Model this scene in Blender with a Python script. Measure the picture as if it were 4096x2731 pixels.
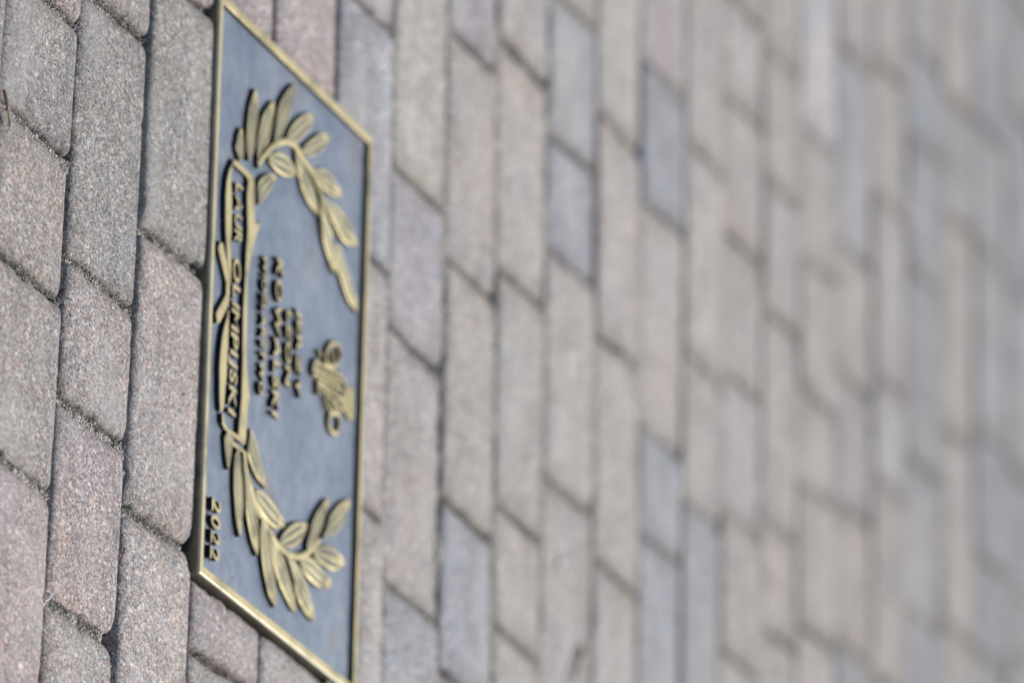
import bpy, bmesh, math, random
import numpy as np
from mathutils import Vector, Matrix, noise

random.seed(7)
for o in list(bpy.data.objects):
    bpy.data.objects.remove(o)
SC = bpy.context.scene
COL = SC.collection
MM = 0.001

# ------------------------------------------------------------------ camera
# hand-held telephoto, 1.52 m above the paving, the camera turned on its side
cam_d = bpy.data.cameras.new('camera')
cam = bpy.data.objects.new('camera', cam_d)
COL.objects.link(cam)
_r = Matrix(((-0.01625287694520626, -0.9609721886074055, 0.27616715357568644),
             (0.30162463266408623, -0.2680486433739565, -0.9149713141709069),
             (0.9532882172522205, 0.06842790007353931, 0.29420944500519813)))
cam.matrix_world = Matrix.Translation((1.28488168, -4.23465798, 1.5234463921)) @ _r.to_4x4()
cam_d.sensor_fit = 'HORIZONTAL'
cam_d.sensor_width = 22.3
cam_d.lens = 28000 / 4096 * 22.3
cam_d.clip_start = 0.1
cam_d.clip_end = 2000
cam_d.dof.use_dof = True
cam_d.dof.focus_distance = 4.335
cam_d.dof.aperture_fstop = 3.25
SC.camera = cam

# ------------------------------------------------------------------ light
SUN_EL, SUN_AZ = math.radians(46), math.radians(14)     # azimuth clockwise from +Y (away from the viewer)
w = bpy.data.worlds.new('World')
SC.world = w
w.use_nodes = True
nt = w.node_tree
sky = nt.nodes.new('ShaderNodeTexSky')
sky.sky_type = 'NISHITA'
sky.sun_disc = False
sky.sun_elevation = SUN_EL
sky.sun_rotation = SUN_AZ
sky.air_density = 1.0
sky.dust_density = 2.0
nt.links.new(sky.outputs[0], nt.nodes['Background'].inputs[0])
nt.nodes['Background'].inputs[1].default_value = 0.125
sun_d = bpy.data.lights.new('sun', 'SUN')
sun_d.energy = 3.75
sun_d.angle = math.radians(0.53)
sun_d.color = (1.0, 0.965, 0.92)
sun = bpy.data.objects.new('sun', sun_d)
COL.objects.link(sun)
sd = Vector((math.sin(SUN_AZ) * math.cos(SUN_EL), math.cos(SUN_AZ) * math.cos(SUN_EL), math.sin(SUN_EL)))
sun.rotation_euler = sd.to_track_quat('Z', 'Y').to_euler()
SC.view_settings.view_transform = 'Standard'
SC.view_settings.look = 'None'
SC.view_settings.gamma = 1
SC.view_settings.use_curve_mapping = False
SC.view_settings.exposure = 0.06
SC.render.engine = 'CYCLES'
SC.cycles.use_denoising = True
SC.cycles.max_bounces = 6

LEAVES=[([-98.3,-106.1],[[-105.6,-113.6],[-109.8,-112.2],[-116.1,-109.7]],[[-103.0,-97.7],[-110.5,-97.9],[-117.4,-100.6]],[-122.0,-104.5]),([-103.8,-88.1],[[-110.6,-93.1],[-116.3,-94.0],[-127.4,-93.1],[-139.0,-90.9],[-148.2,-86.4]],[[-112.1,-78.2],[-125.1,-75.7],[-133.7,-72.9],[-143.4,-71.9],[-152.1,-73.9]],[-156.7,-80.0]),([-110.3,-71.0],[[-118.2,-73.4],[-127.9,-71.5],[-135.1,-68.5],[-144.0,-63.9],[-153.7,-53.1]],[[-121.8,-58.6],[-127.1,-51.0],[-133.9,-47.1],[-144.5,-43.4],[-154.5,-41.5]],[-159.7,-43.7]),([-131.8,-39.8],[[-134.3,-40.8],[-144.6,-38.0],[-154.9,-35.2],[-164.5,-29.7],[-174.9,-18.7]],[[-139.0,-27.7],[-147.3,-19.3],[-157.7,-11.0],[-167.4,-5.4],[-177.5,-3.4]],[-183.7,-5.7]),([-140.5,-10.7],[[-142.5,-15.3],[-147.9,-12.1],[-154.5,-6.3],[-162.7,5.0],[-170.9,20.0]],[[-145.7,6.3],[-152.1,16.8],[-161.6,29.9],[-171.3,37.5]],[-174.8,34.4]),([-141.6,14.8],[[-144.6,16.4],[-148.9,21.6],[-153.6,28.6],[-159.1,37.4],[-167.4,52.6]],[[-141.8,26.7],[-146.2,40.3],[-152.9,53.7],[-160.9,65.2],[-167.3,70.4]],[-169.7,66.5]),([-119.7,-50.4],[[-116.0,-50.2],[-113.5,-41.0],[-112.7,-28.4],[-115.2,-12.4]],[[-124.7,-40.1],[-129.7,-27.0],[-131.0,-13.6],[-129.1,-4.3],[-126.1,2.3]],[-120.8,3.6]),([-80.1,-67.3],[[-85.4,-69.1],[-92.9,-70.1],[-98.8,-65.7],[-105.6,-53.8]],[[-81.8,-61.7],[-90.9,-50.9],[-99.8,-40.9],[-106.7,-34.7]],[-109.5,-39.8]),([-139.2,3.1],[[-129.2,5.1],[-122.1,13.0],[-116.4,18.0],[-112.0,27.5],[-109.0,39.7]],[[-133.4,16.7],[-130.4,30.7],[-126.0,40.3],[-120.1,46.2],[-113.2,52.8]],[-107.3,52.7]),([-136.6,35.8],[[-134.5,44.3],[-130.3,54.8],[-128.9,67.9],[-130.2,82.8]],[[-140.2,48.5],[-145.0,62.1],[-145.1,76.1],[-142.2,87.6],[-138.7,97.3]],[-134.3,97.6]),([-123.4,57.1],[[-119.9,59.3],[-116.3,70.7],[-112.1,83.2],[-104.9,101.2],[-105.1,117.0]],[[-124.2,68.3],[-126.6,86.9],[-125.9,105.8],[-121.5,120.4],[-116.8,126.0]],[-110.4,135.1]),([-113.6,54.1],[[-100.8,59.3],[-93.9,62.2],[-87.6,68.7],[-82.9,76.2],[-78.5,83.7]],[[-106.5,75.7],[-99.4,81.0],[-92.8,86.3],[-86.4,91.0],[-81.6,94.4]],[-77.4,91.1]),([-97.4,85.4],[[-91.1,87.7],[-84.5,93.0],[-78.5,100.7],[-71.7,109.6],[-65.9,121.0]],[[-100.6,99.1],[-92.9,110.6],[-86.4,120.8],[-79.5,129.9],[-71.3,137.2]],[-63.1,137.1]),([87.1,-113.3],[[92.2,-118.8],[97.2,-118.4],[102.8,-116.7],[109.1,-114.5]],[[91.9,-103.9],[96.4,-103.9],[102.9,-105.6],[108.9,-108.1]],[113.0,-111.2]),([93.8,-92.9],[[98.0,-98.6],[104.4,-99.9],[112.0,-100.1],[122.4,-99.3],[130.8,-96.9],[139.2,-94.5],[145.9,-91.4]],[[101.1,-87.2],[108.5,-86.2],[115.1,-82.6],[125.2,-80.9],[131.0,-80.0],[138.9,-81.6],[146.8,-83.1]],[151.8,-86.1]),([93.7,-83.4],[[103.1,-83.6],[114.3,-79.2],[122.7,-76.8],[130.1,-76.2],[138.1,-72.1],[144.4,-67.3],[150.5,-61.6]],[[102.8,-76.6],[110.6,-70.8],[117.5,-62.4],[125.1,-56.6],[128.4,-52.0],[137.2,-50.8],[149.1,-49.9]],[156.2,-52.4]),([74.7,-71.0],[[86.9,-73.6],[93.9,-73.9],[100.0,-65.6],[102.3,-61.0],[105.1,-52.0]],[[76.5,-63.0],[83.2,-53.8],[90.8,-47.9],[96.5,-43.0],[100.9,-39.2]],[107.1,-39.6]),([113.4,-58.4],[[118.6,-56.2],[123.9,-49.7],[127.4,-40.6],[129.4,-28.1],[128.5,-14.9]],[[109.7,-47.3],[109.6,-34.1],[112.0,-20.6],[115.5,-10.6],[118.4,-1.5]],[123.8,-1.0]),([137.8,-6.2],[[133.8,-8.3],[125.9,0.0],[118.8,11.1],[113.1,24.2]],[[135.9,5.2],[133.2,18.5],[126.6,31.5],[120.9,38.4],[115.0,43.4]],[109.6,43.9]),([128.2,46.2],[[123.9,44.9],[116.7,49.0],[107.7,53.8],[100.1,59.6],[92.6,68.2],[86.0,77.0]],[[123.1,56.7],[115.1,65.3],[107.5,73.0],[99.9,78.9],[90.8,83.8],[84.7,87.1]],[81.9,85.9]),([112.4,77.1],[[107.6,80.4],[100.5,86.4],[92.3,91.3],[85.1,100.1],[77.2,112.6]],[[109.4,82.4],[106.6,94.2],[100.9,106.8],[91.5,119.3],[81.4,127.0],[74.9,131.7]],[71.1,129.1]),([124.2,59.0],[[128.6,60.2],[129.8,70.4],[130.3,83.3],[129.7,97.2],[125.7,110.8]],[[117.6,73.2],[113.3,86.7],[111.4,99.6],[113.1,112.7],[115.3,121.3]],[119.4,122.5]),([137.1,30.9],[[139.9,32.9],[143.8,38.6],[146.4,47.9],[147.6,60.7],[147.1,75.3]],[[131.9,46.8],[130.0,59.4],[131.6,70.5],[133.5,81.7],[135.6,92.0],[138.6,98.7]],[142.9,92.6]),([127.3,-44.7],[[136.5,-47.5],[145.2,-45.9],[153.7,-43.5],[162.3,-39.3],[169.9,-33.5],[176.8,-26.8]],[[131.1,-38.2],[138.1,-29.8],[148.7,-23.6],[156.6,-18.6],[164.7,-14.5],[174.8,-12.4]],[181.8,-14.9]),([132.2,-32.9],[[139.4,-28.8],[145.8,-23.9],[154.7,-17.0],[161.2,-10.3],[166.5,-1.9],[170.7,8.2],[175.4,19.3]],[[137.5,-17.4],[141.6,-7.3],[144.0,1.7],[149.9,8.5],[157.2,16.2],[163.2,22.9],[170.1,28.4]],[174.9,26.5]),([141.7,2.5],[[145.0,9.9],[149.3,17.4],[154.2,22.2],[161.1,25.4],[165.8,31.2],[169.7,40.5],[172.5,51.6]],[[141.3,24.9],[144.5,36.8],[149.3,46.3],[154.4,53.0],[160.9,58.0],[167.1,64.0]],[172.7,62.6])]
STEMS=[([[-106.6,-69.9],[-116.9,-57.4],[-129.0,-40.4],[-135.5,-27.5],[-140.6,-12.5],[-142.7,0.1],[-141.5,9.3],[-137.8,21.0],[-136.5,30.2],[-133.3,42.5],[-128.5,53.0],[-122.1,58.2],[-113.9,62.5],[-102.6,82.0]],5.0),([[93.4,-80.0],[105.8,-74.7],[111.8,-66.4],[118.3,-59.7],[124.4,-50.5],[128.8,-41.4],[133.0,-27.0],[137.6,-12.5],[139.2,5.5],[136.7,27.8],[131.3,43.7],[125.6,54.2],[118.1,65.5],[114.5,72.6]],5.0)]
PLATES={'near_upper':[[-95.2,-119.5],[-85.6,-127.4],[-77.6,-131.1],[-67.0,-132.2],[-55.2,-131.7],[-43.7,-130.3],[-34.1,-128.1],[-23.1,-124.8],[-14.1,-120.7],[-8.1,-117.8],[-8.8,-115.4],[-17.1,-116.1],[-25.1,-116.2],[-34.3,-118.0],[-47.6,-117.6],[-62.8,-117.8],[-72.2,-119.1],[-81.3,-121.3],[-91.0,-118.7],[-94.4,-115.5]],'near_lower':[[5.6,-121.0],[13.2,-123.3],[20.9,-127.9],[28.4,-131.1],[37.0,-133.3],[45.3,-134.1],[50.3,-134.6],[58.5,-133.9],[69.6,-133.0],[79.1,-130.8],[79.3,-127.5],[78.4,-124.7],[74.0,-122.2],[60.4,-120.4],[50.7,-118.8],[41.1,-119.1],[32.7,-117.8],[26.2,-117.9],[17.3,-117.6],[6.6,-117.5]],'tail':[[-28.4,-141.5],[-34.0,-137.7],[-34.0,-132.4],[-16.5,-117.5],[-12.0,-118.6],[-9.8,-123.7]],'tail2':[[-2.2,-123.6],[16.0,-142.2],[21.9,-139.3],[20.3,-133.7],[3.6,-118.3],[-3.6,-118.8]],'knot':[[-10.0,-124.2],[-12.8,-118.1],[-2.9,-116.9],[-0.8,-124.4]],'far':[[-90.4,-89.3],[-80.5,-91.5],[-70.9,-90.7],[-58.2,-88.7],[-56.2,-88.6],[-39.2,-90.2],[-19.2,-91.0],[-9.1,-92.2],[-0.4,-92.9],[19.1,-92.3],[35.1,-91.1],[43.2,-91.4],[58.2,-91.2],[74.1,-94.2],[85.9,-95.2],[87.4,-79.6],[81.3,-78.6],[73.6,-78.3],[61.9,-77.2],[55.2,-72.9],[46.9,-77.0],[36.3,-80.7],[32.5,-81.5],[16.4,-82.8],[-3.1,-83.4],[-14.6,-84.3],[-24.6,-84.1],[-35.3,-81.0],[-43.2,-76.3],[-54.7,-71.3],[-66.2,-62.8],[-70.5,-60.1],[-66.2,-71.7],[-69.1,-73.9],[-83.8,-74.5],[-93.0,-76.2],[-95.3,-82.8]],'cap_upper':[[-95.0,-119.0],[-96.7,-115.2],[-96.3,-81.9],[-93.9,-76.3],[-90.2,-88.3],[-92.0,-91.4],[-92.8,-117.8]],'cap_lower':[[79.2,-126.5],[78.2,-122.8],[83.9,-121.4],[85.8,-115.9],[85.4,-93.3],[87.4,-79.6],[88.7,-83.9],[88.7,-101.3],[88.1,-120.1],[85.5,-125.5]],'fold_lower':[[89.2,-107.0],[89.1,-104.1],[92.2,-103.9],[92.5,-77.3],[94.6,-77.6],[94.9,-105.6]]}
EMBLEM={'loop1':[[-27.6,87.0],[-30.2,99.7],[-27.3,105.0],[-21.4,104.7],[-15.6,97.9],[-11.1,86.7],[-10.7,76.7],[-15.1,75.0],[-22.3,80.2]],'loop2':[[22.2,87.0],[28.2,84.5],[32.5,88.4],[33.5,97.1],[29.1,104.7],[22.8,106.4],[18.3,101.7]],'bars':[[[-21.1,84.6],[-11.5,86.7]],[[-24.0,91.5],[-14.8,95.1]],[[-4.3,51.6],[-7.9,76.9],[-9.4,107.0]],[[0.7,49.2],[-2.5,73.0],[-4.7,105.9]],[[4.5,49.4],[1.3,73.3],[0.1,106.2]],[[6.1,59.5],[5.6,80.8],[7.0,111.0]],[[8.3,61.8],[9.7,79.6],[14.9,108.7]],[[-9.3,76.8],[0.1,69.0],[8.6,62.5]],[[-10.2,85.4],[-0.8,77.5],[7.5,73.8]],[[-11.2,92.5],[-2.0,87.4],[8.6,83.8]],[[-12.1,101.0],[-2.1,94.5],[8.6,91.0]],[[-10.5,107.6],[-0.7,101.8],[10.9,96.9]],[[13.2,75.6],[17.8,80.2],[22.0,87.7]],[[10.8,88.3],[16.0,88.7],[20.5,93.3]],[[8.2,99.6],[15.0,95.8],[18.6,100.3]],[[6.7,58.8],[15.8,60.9]],[[-15.3,60.0],[-12.0,63.8]],[[-7.8,55.6],[-1.2,49.0],[4.4,48.0]],[[-10.1,109.8],[-5.0,116.0],[1.9,112.1]],[[-4.9,117.4],[3.1,116.6],[10.5,120.0]],[[-6.4,124.6],[2.6,123.8],[12.8,125.9]],[[-8.3,131.7],[1.1,133.1],[14.1,131.9]]],'body':[[-7.2,57.1],[-7.7,72.7],[-11.4,89.6],[-12.4,103.9],[-6.9,108.6],[-4.0,116.1],[6.7,112.5],[16.5,103.1],[21.8,90.5],[21.5,79.1],[14.9,72.9],[9.2,63.9],[6.1,52.4],[5.1,47.4],[-1.0,48.3]],'head':[[-5.5,116.0],[-6.8,124.6],[-9.5,132.4],[-4.6,136.1],[12.3,136.8],[15.5,132.0],[15.0,124.6],[12.3,118.7],[12.3,111.4],[6.7,108.9],[-0.1,110.5]]}
TEXTS=[('JERZY',[[-31.2,14.0],[28.5,14.6]],8.6),('LEON',[[-24.7,-7.1],[26.8,-6.4]],9.7),('KOWALSKI',[[-55.1,-29.0],[54.2,-31.1]],11.9),('WIOŚLARSTWO',[[-49.7,-56.0],[47.0,-57.4]],7.5),('2022',[[138.7,-140.2],[179.3,-141.1]],16.3),('LAUR',[[-81.7,-112.6],[-64.3,-112.6],[-41.3,-112.2]],13.2),('OLIMPIJSKI',[[-30.9,-112.8],[-4.5,-112.6],[5.9,-113.3],[33.3,-113.9],[60.4,-114.2],[74.9,-114.9]],13.2)]
NEEDLES=[[[-20.7,-509.1],[-16.3,-507.4],[-10.0,-504.7],[-6.3,-501.1],[-3.8,-500.0],[-0.3,-497.4]],[[207.0,-279.5],[210.4,-283.1],[214.1,-285.5],[217.7,-286.9]],[[265.4,-402.3],[267.8,-404.6],[271.0,-408.1],[272.9,-411.6]],[[45.3,684.3],[57.6,673.3],[69.2,664.8],[79.1,656.3]]]
SPOT=[-8.3,632.5]
CRUMBS=[[23.8,-134.6],[124.3,-108.3],[142.8,-93.8],[147.7,-94.4],[149.0,-91.9],[164.9,-91.5],[180.1,-88.9],[156.5,-109.5],[157.4,-106.5],[178.7,-131.9],[167.3,-140.8],[148.4,-139.6],[-80.3,45.9],[-17.0,16.3],[-50.6,-130.6],[124.5,-42.8],[-126.5,64.9]]
HOLES=[[267.2,-293.8],[178.6,-162.6]]
ROWLINES={1:(-0.0664,-387.8),2:(-0.05859,-269.0),3:(-0.06241,-147.0),4:(0.0,-30.8),5:(0.0,97.2),6:(0.00075,220.9),7:(0.00678,344.9),8:(0.0248,469.1),9:(0.00461,589.0),10:(0.01212,715.9),11:(0.01483,836.1),12:(0.0,955.0),13:(-0.01652,1063.4),14:(0.0,1190.0),15:(0.0,1304.9),16:(0.0,1429.3),17:(0.0,1552.1),18:(0.0,1672.6),19:(0.0,1801.3),20:(0.0,1927.5),21:(0.0,2062.4)}
JOINTS={0:[(-104.0,-101.0),(-17.0,-11.0),(77.0,81.0),(200.0,205.0)],1:[(-129.0,-131.0),(49.0,52.0),(140.0,143.0),(269.0,269.0)],2:[(-183.0,-185.0),(-6.0,-6.0),(181.0,180.0)],3:[(242.0,244.0)],5:[(-289.0,-294.0),(-115.0,-117.0),(66.0,65.0)],6:[(-198.0,-197.0),(-82.0,-75.0),(103.0,107.0)],7:[(-340.0,-341.0),(-165.0,-165.0),(12.0,17.0),(138.0,140.0)],8:[(-371.0,-370.0),(-193.0,-194.0),(-16.0,-12.0),(75.0,80.0)],9:[(-446.0,-458.0),(-334.0,-341.0),(-245.0,-247.0),(-66.0,-66.0)],10:[(-392.0,-391.0),(-210.0,-215.0),(-34.0,-31.0)],11:[(-472.0,-477.0),(-355.0,-361.0),(-173.0,-174.0),(-84.0,-87.0)],12:[(-443.0,-443.0),(-268.0,-261.0),(-142.0,-145.0)],13:[(-520.0,-521.0),(-400.0,-403.0),(-280.0,-284.0),(-164.0,-167.0),(-44.0,-47.0)],14:[(-600.0,-602.0),(-369.0,-370.0),(-187.0,-192.0)],15:[(-566.0,-572.0),(-447.0,-456.0),(-333.0,-335.0),(-246.0,-251.0),(-123.0,-128.0)],16:[(-499.0,-505.0),(-382.0,-385.0),(-257.0,-273.0)],17:[(-703.0,-713.0),(-409.0,-420.0)],18:[(-671.0,-679.0),(-225.0,-234.0)],19:[(-757.0,-760.0),(-636.0,-644.0),(-424.0,-438.0)],20:[(-339.0,-349.0)]}
PLAQUE=[[-200.0,-150.7],[192.7,-158.7],[203.1,150.1],[-195.9,159.3]]

# ------------------------------------------------------------------ helpers
def link(name, me, parent=None, mats=None, **props):
    o = bpy.data.objects.new(name, me)
    COL.objects.link(o)
    if parent is not None:
        o.parent = parent
    if mats and me is not None and not me.materials:
        for m in (mats if isinstance(mats, (list, tuple)) else [mats]):
            me.materials.append(m)
    for k, v in props.items():
        o[k] = v
    return o


def mesh(name, vs, fs, smooth=True, mi=None):
    me = bpy.data.meshes.new(name)
    me.from_pydata([tuple(v) for v in vs], [], fs)
    me.update()
    if smooth:
        me.polygons.foreach_set('use_smooth', [True] * len(me.polygons))
    if mi is not None:
        me.polygons.foreach_set('material_index', mi)
    return me


def new_mat(name):
    m = bpy.data.materials.new(name)
    m.use_nodes = True
    return m, m.node_tree, m.node_tree.nodes['Principled BSDF']


def node(nt, t, **kw):
    n = nt.nodes.new(t)
    for k, v in kw.items():
        if k.startswith('i_'):
            n.inputs[k[2:].replace('_', ' ')].default_value = v
        else:
            setattr(n, k, v)
    return n


def ramp(nt, fac, stops, interp='LINEAR'):
    r = nt.nodes.new('ShaderNodeValToRGB')
    r.color_ramp.interpolation = interp
    e = r.color_ramp.elements
    while len(e) < len(stops):
        e.new(0.5)
    for q, (p, c) in zip(e, stops):
        q.position = p
        q.color = (*c, 1) if len(c) == 3 else c
    nt.links.new(fac, r.inputs[0])
    return r.outputs[0]


def mix(nt, mode, fac, a, b):
    n = nt.nodes.new('ShaderNodeMix')
    n.data_type = 'RGBA'
    n.blend_type = mode
    for s, v in ((n.inputs[0], fac), (n.inputs[6], a), (n.inputs[7], b)):
        if hasattr(v, 'is_linked'):
            nt.links.new(v, s)
        elif isinstance(v, (int, float)):
            s.default_value = v
        else:
            s.default_value = (*v, 1)
    return n.outputs[2]


def math_(nt, op, a, b=None, c=None):
    n = nt.nodes.new('ShaderNodeMath')
    n.operation = op
    for s, v in zip(n.inputs, (a, b, c)):
        if v is None:
            continue
        if hasattr(v, 'is_linked'):
            nt.links.new(v, s)
        else:
            s.default_value = v
    return n.outputs[0]


# ------------------------------------------------------------------ materials
def mat_concrete():
    m, nt, b = new_mat('concrete_paver')
    L = nt.links.new
    geo = node(nt, 'ShaderNodeNewGeometry')
    oi = node(nt, 'ShaderNodeObjectInfo')
    pos = geo.outputs['Position']
    # sandy aggregate: cells of 1.1 mm and of 2.4 mm, each with its own tone
    v1 = node(nt, 'ShaderNodeTexVoronoi', i_Scale=760.0)
    v2 = node(nt, 'ShaderNodeTexVoronoi', i_Scale=330.0)
    st = node(nt, 'ShaderNodeVectorMath', operation='MULTIPLY')      # grains stand proud of the face: longer along the depth
    st.inputs[1].default_value = (1.15, .68, 1.0)
    L(pos, st.inputs[0])
    L(st.outputs[0], v1.inputs['Vector']); L(st.outputs[0], v2.inputs['Vector'])
    s1 = node(nt, 'ShaderNodeSeparateColor'); L(v1.outputs['Color'], s1.inputs[0])
    s2 = node(nt, 'ShaderNodeSeparateColor'); L(v2.outputs['Color'], s2.inputs[0])
    g1 = ramp(nt, s1.outputs[0], [(0.0, (.34, .33, .32)), (.2, (.68, .67, .66)), (.6, (1.0, .99, .975)), (.84, (1.2, 1.2, 1.19)), (.98, (1.65, 1.66, 1.67))])
    g1b = ramp(nt, s1.outputs[1], [(0.0, (1.22, .92, .79)), (.22, (1.06, .98, .93)), (.6, (1, 1, 1)), (1.0, (.90, 1.0, 1.08))])
    g2 = ramp(nt, s2.outputs[0], [(0.0, (.78, .76, .75)), (.12, (.96, .95, .95)), (.8, (1.03, 1.03, 1.03)), (.95, (1.4, 1.39, 1.36))])
    n1 = node(nt, 'ShaderNodeTexNoise', i_Scale=28.0, i_Detail=5.0, i_Roughness=.62)
    n2 = node(nt, 'ShaderNodeTexNoise', i_Scale=9.0, i_Detail=3.0)
    off = node(nt, 'ShaderNodeVectorMath', operation='MULTIPLY_ADD')
    cmb = node(nt, 'ShaderNodeCombineXYZ')
    L(oi.outputs['Random'], cmb.inputs[0]); L(oi.outputs['Random'], cmb.inputs[2])
    L(cmb.outputs[0], off.inputs[0]); off.inputs[1].default_value = (9, 9, 9); L(pos, off.inputs[2])
    L(off.outputs[0], n1.inputs['Vector']); L(off.outputs[0], n2.inputs['Vector'])
    blotch = ramp(nt, n1.outputs[0], [(.25, (.74, .735, .73)), (.5, (1, 1, 1)), (.75, (1.22, 1.21, 1.19))])
    tone = ramp(nt, n2.outputs[0], [(.3, (.93, .95, .98)), (.7, (1.06, 1.03, .99))])
    c = mix(nt, 'MULTIPLY', 1.0, oi.outputs['Color'], g1)
    c = mix(nt, 'MULTIPLY', 1.0, c, g1b)
    c = mix(nt, 'MULTIPLY', 1.0, c, g2)
    c = mix(nt, 'MULTIPLY', 1.0, c, blotch)
    c = mix(nt, 'MULTIPLY', 1.0, c, tone)
    # pale dust trodden into some faces, a few pock marks
    n5 = node(nt, 'ShaderNodeTexNoise', i_Scale=11.0, i_Detail=6.0, i_Roughness=.6, i_Distortion=.4)
    st2 = node(nt, 'ShaderNodeVectorMath', operation='MULTIPLY'); st2.inputs[1].default_value = (.6, 1.2, 1)
    L(off.outputs[0], st2.inputs[0]); L(st2.outputs[0], n5.inputs['Vector'])
    dust = ramp(nt, n5.outputs[0], [(.48, (0, 0, 0)), (.72, (.62, .62, .62))])
    c = mix(nt, 'MIX', dust, c, (.40, .385, .36))
    vp = node(nt, 'ShaderNodeTexVoronoi', i_Scale=26.0)
    L(off.outputs[0], vp.inputs['Vector'])
    pock = ramp(nt, vp.outputs['Distance'], [(.025, (.25, .24, .23)), (.05, (1, 1, 1))])
    c = mix(nt, 'MULTIPLY', 1.0, c, pock)
    # grime held by the worn edges, vertex layer "edge" = nearness to the outline
    at = node(nt, 'ShaderNodeAttribute', attribute_name='edge')
    n3 = node(nt, 'ShaderNodeTexNoise', i_Scale=75.0, i_Detail=5.0, i_Roughness=.7)
    L(off.outputs[0], n3.inputs['Vector'])
    e = math_(nt, 'MULTIPLY', at.outputs['Fac'], math_(nt, 'MULTIPLY_ADD', n3.outputs[0], 2.0, -.35))
    cl = node(nt, 'ShaderNodeClamp'); L(e, cl.inputs[0])
    c = mix(nt, 'MULTIPLY', cl.outputs[0], c, (.66, .64, .61))
    L(c, b.inputs['Base Color'])
    b.inputs['Roughness'].default_value = .88
    b.inputs['Specular IOR Level'].default_value = .35
    bp = node(nt, 'ShaderNodeBump', i_Strength=.6, i_Distance=.0007)
    n4 = node(nt, 'ShaderNodeTexNoise', i_Scale=520.0, i_Detail=3.0, i_Roughness=.7)
    L(pos, n4.inputs['Vector'])
    hgt = math_(nt, 'ADD', math_(nt, 'MULTIPLY', v1.outputs['Distance'], -.9), n4.outputs[0])
    L(hgt, bp.inputs['Height'])
    bp2 = node(nt, 'ShaderNodeBump', i_Strength=.6, i_Distance=.003)
    L(n1.outputs[0], bp2.inputs['Height']); L(bp.outputs[0], bp2.inputs['Normal'])
    L(bp2.outputs[0], b.inputs['Normal'])
    return m


def mat_sand(name, dark, mid, light, bump=1.0):
    m, nt, b = new_mat(name)
    L = nt.links.new
    geo = node(nt, 'ShaderNodeNewGeometry')
    v = node(nt, 'ShaderNodeTexVoronoi', i_Scale=520.0)
    n = node(nt, 'ShaderNodeTexNoise', i_Scale=60.0, i_Detail=6.0, i_Roughness=.7)
    L(geo.outputs['Position'], v.inputs['Vector']); L(geo.outputs['Position'], n.inputs['Vector'])
    s = node(nt, 'ShaderNodeSeparateColor'); L(v.outputs['Color'], s.inputs[0])
    c1 = ramp(nt, s.outputs[0], [(0, dark), (.55, mid), (.92, light)])
    c2 = ramp(nt, n.outputs[0], [(.3, (.55, .52, .5)), (.7, (1.15, 1.13, 1.08))])
    L(mix(nt, 'MULTIPLY', 1.0, c1, c2), b.inputs['Base Color'])
    b.inputs['Roughness'].default_value = .95
    bp = node(nt, 'ShaderNodeBump', i_Strength=bump, i_Distance=.002)
    L(v.outputs['Distance'], bp.inputs['Height'])
    L(bp.outputs[0], b.inputs['Normal'])
    return m


def mat_brass(name='brass', base=(.42, .36, .19), rough=.42, dark=.65):
    m, nt, b = new_mat(name)
    L = nt.links.new
    geo = node(nt, 'ShaderNodeNewGeometry')
    n = node(nt, 'ShaderNodeTexNoise', i_Scale=45.0, i_Detail=5.0, i_Roughness=.6)
    n2 = node(nt, 'ShaderNodeTexNoise', i_Scale=600.0, i_Detail=3.0)
    L(geo.outputs['Position'], n.inputs['Vector']); L(geo.outputs['Position'], n2.inputs['Vector'])
    d = tuple(x * dark for x in base)
    c = ramp(nt, n.outputs[0], [(.3, (d[0] * .95, d[1], d[2] * 1.15)), (.47, base), (.7, tuple(min(1, x * 1.2) for x in base))])
    L(c, b.inputs['Base Color'])
    b.inputs['Metallic'].default_value = .85
    r = ramp(nt, n.outputs[0], [(.3, (rough + .12,) * 3), (.7, (rough - .05,) * 3)])
    L(r, b.inputs['Roughness'])
    bp = node(nt, 'ShaderNodeBump', i_Strength=.25, i_Distance=.0003)
    L(n2.outputs[0], bp.inputs['Height']); L(bp.outputs[0], b.inputs['Normal'])
    return m


def mat_field():
    m, nt, b = new_mat('patinated_field')
    L = nt.links.new
    geo = node(nt, 'ShaderNodeNewGeometry')
    n = node(nt, 'ShaderNodeTexNoise', i_Scale=13.0, i_Detail=4.0, i_Roughness=.5)
    n2 = node(nt, 'ShaderNodeTexNoise', i_Scale=500.0, i_Detail=4.0)
    n3 = node(nt, 'ShaderNodeTexNoise', i_Scale=70.0, i_Detail=4.0, i_Roughness=.65)
    for q in (n, n2, n3):
        L(geo.outputs['Position'], q.inputs['Vector'])
    c = ramp(nt, n.outputs[0], [(.3, (.108, .140, .180)), (.48, (.136, .168, .210)), (.6, (.168, .197, .235)), (.72, (.17, .168, .170))])
    c = mix(nt, 'MULTIPLY', 1.0, c, ramp(nt, n3.outputs[0], [(.3, (.86, .87, .9)), (.7, (1.1, 1.09, 1.07))]))
    L(c, b.inputs['Base Color'])
    b.inputs['Metallic'].default_value = .6
    L(ramp(nt, n3.outputs[0], [(.3, (.40,) * 3), (.7, (.54,) * 3)]), b.inputs['Roughness'])
    bp = node(nt, 'ShaderNodeBump', i_Strength=.3, i_Distance=.0004)
    L(n2.outputs[0], bp.inputs['Height']); L(bp.outputs[0], b.inputs['Normal'])
    return m


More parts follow.
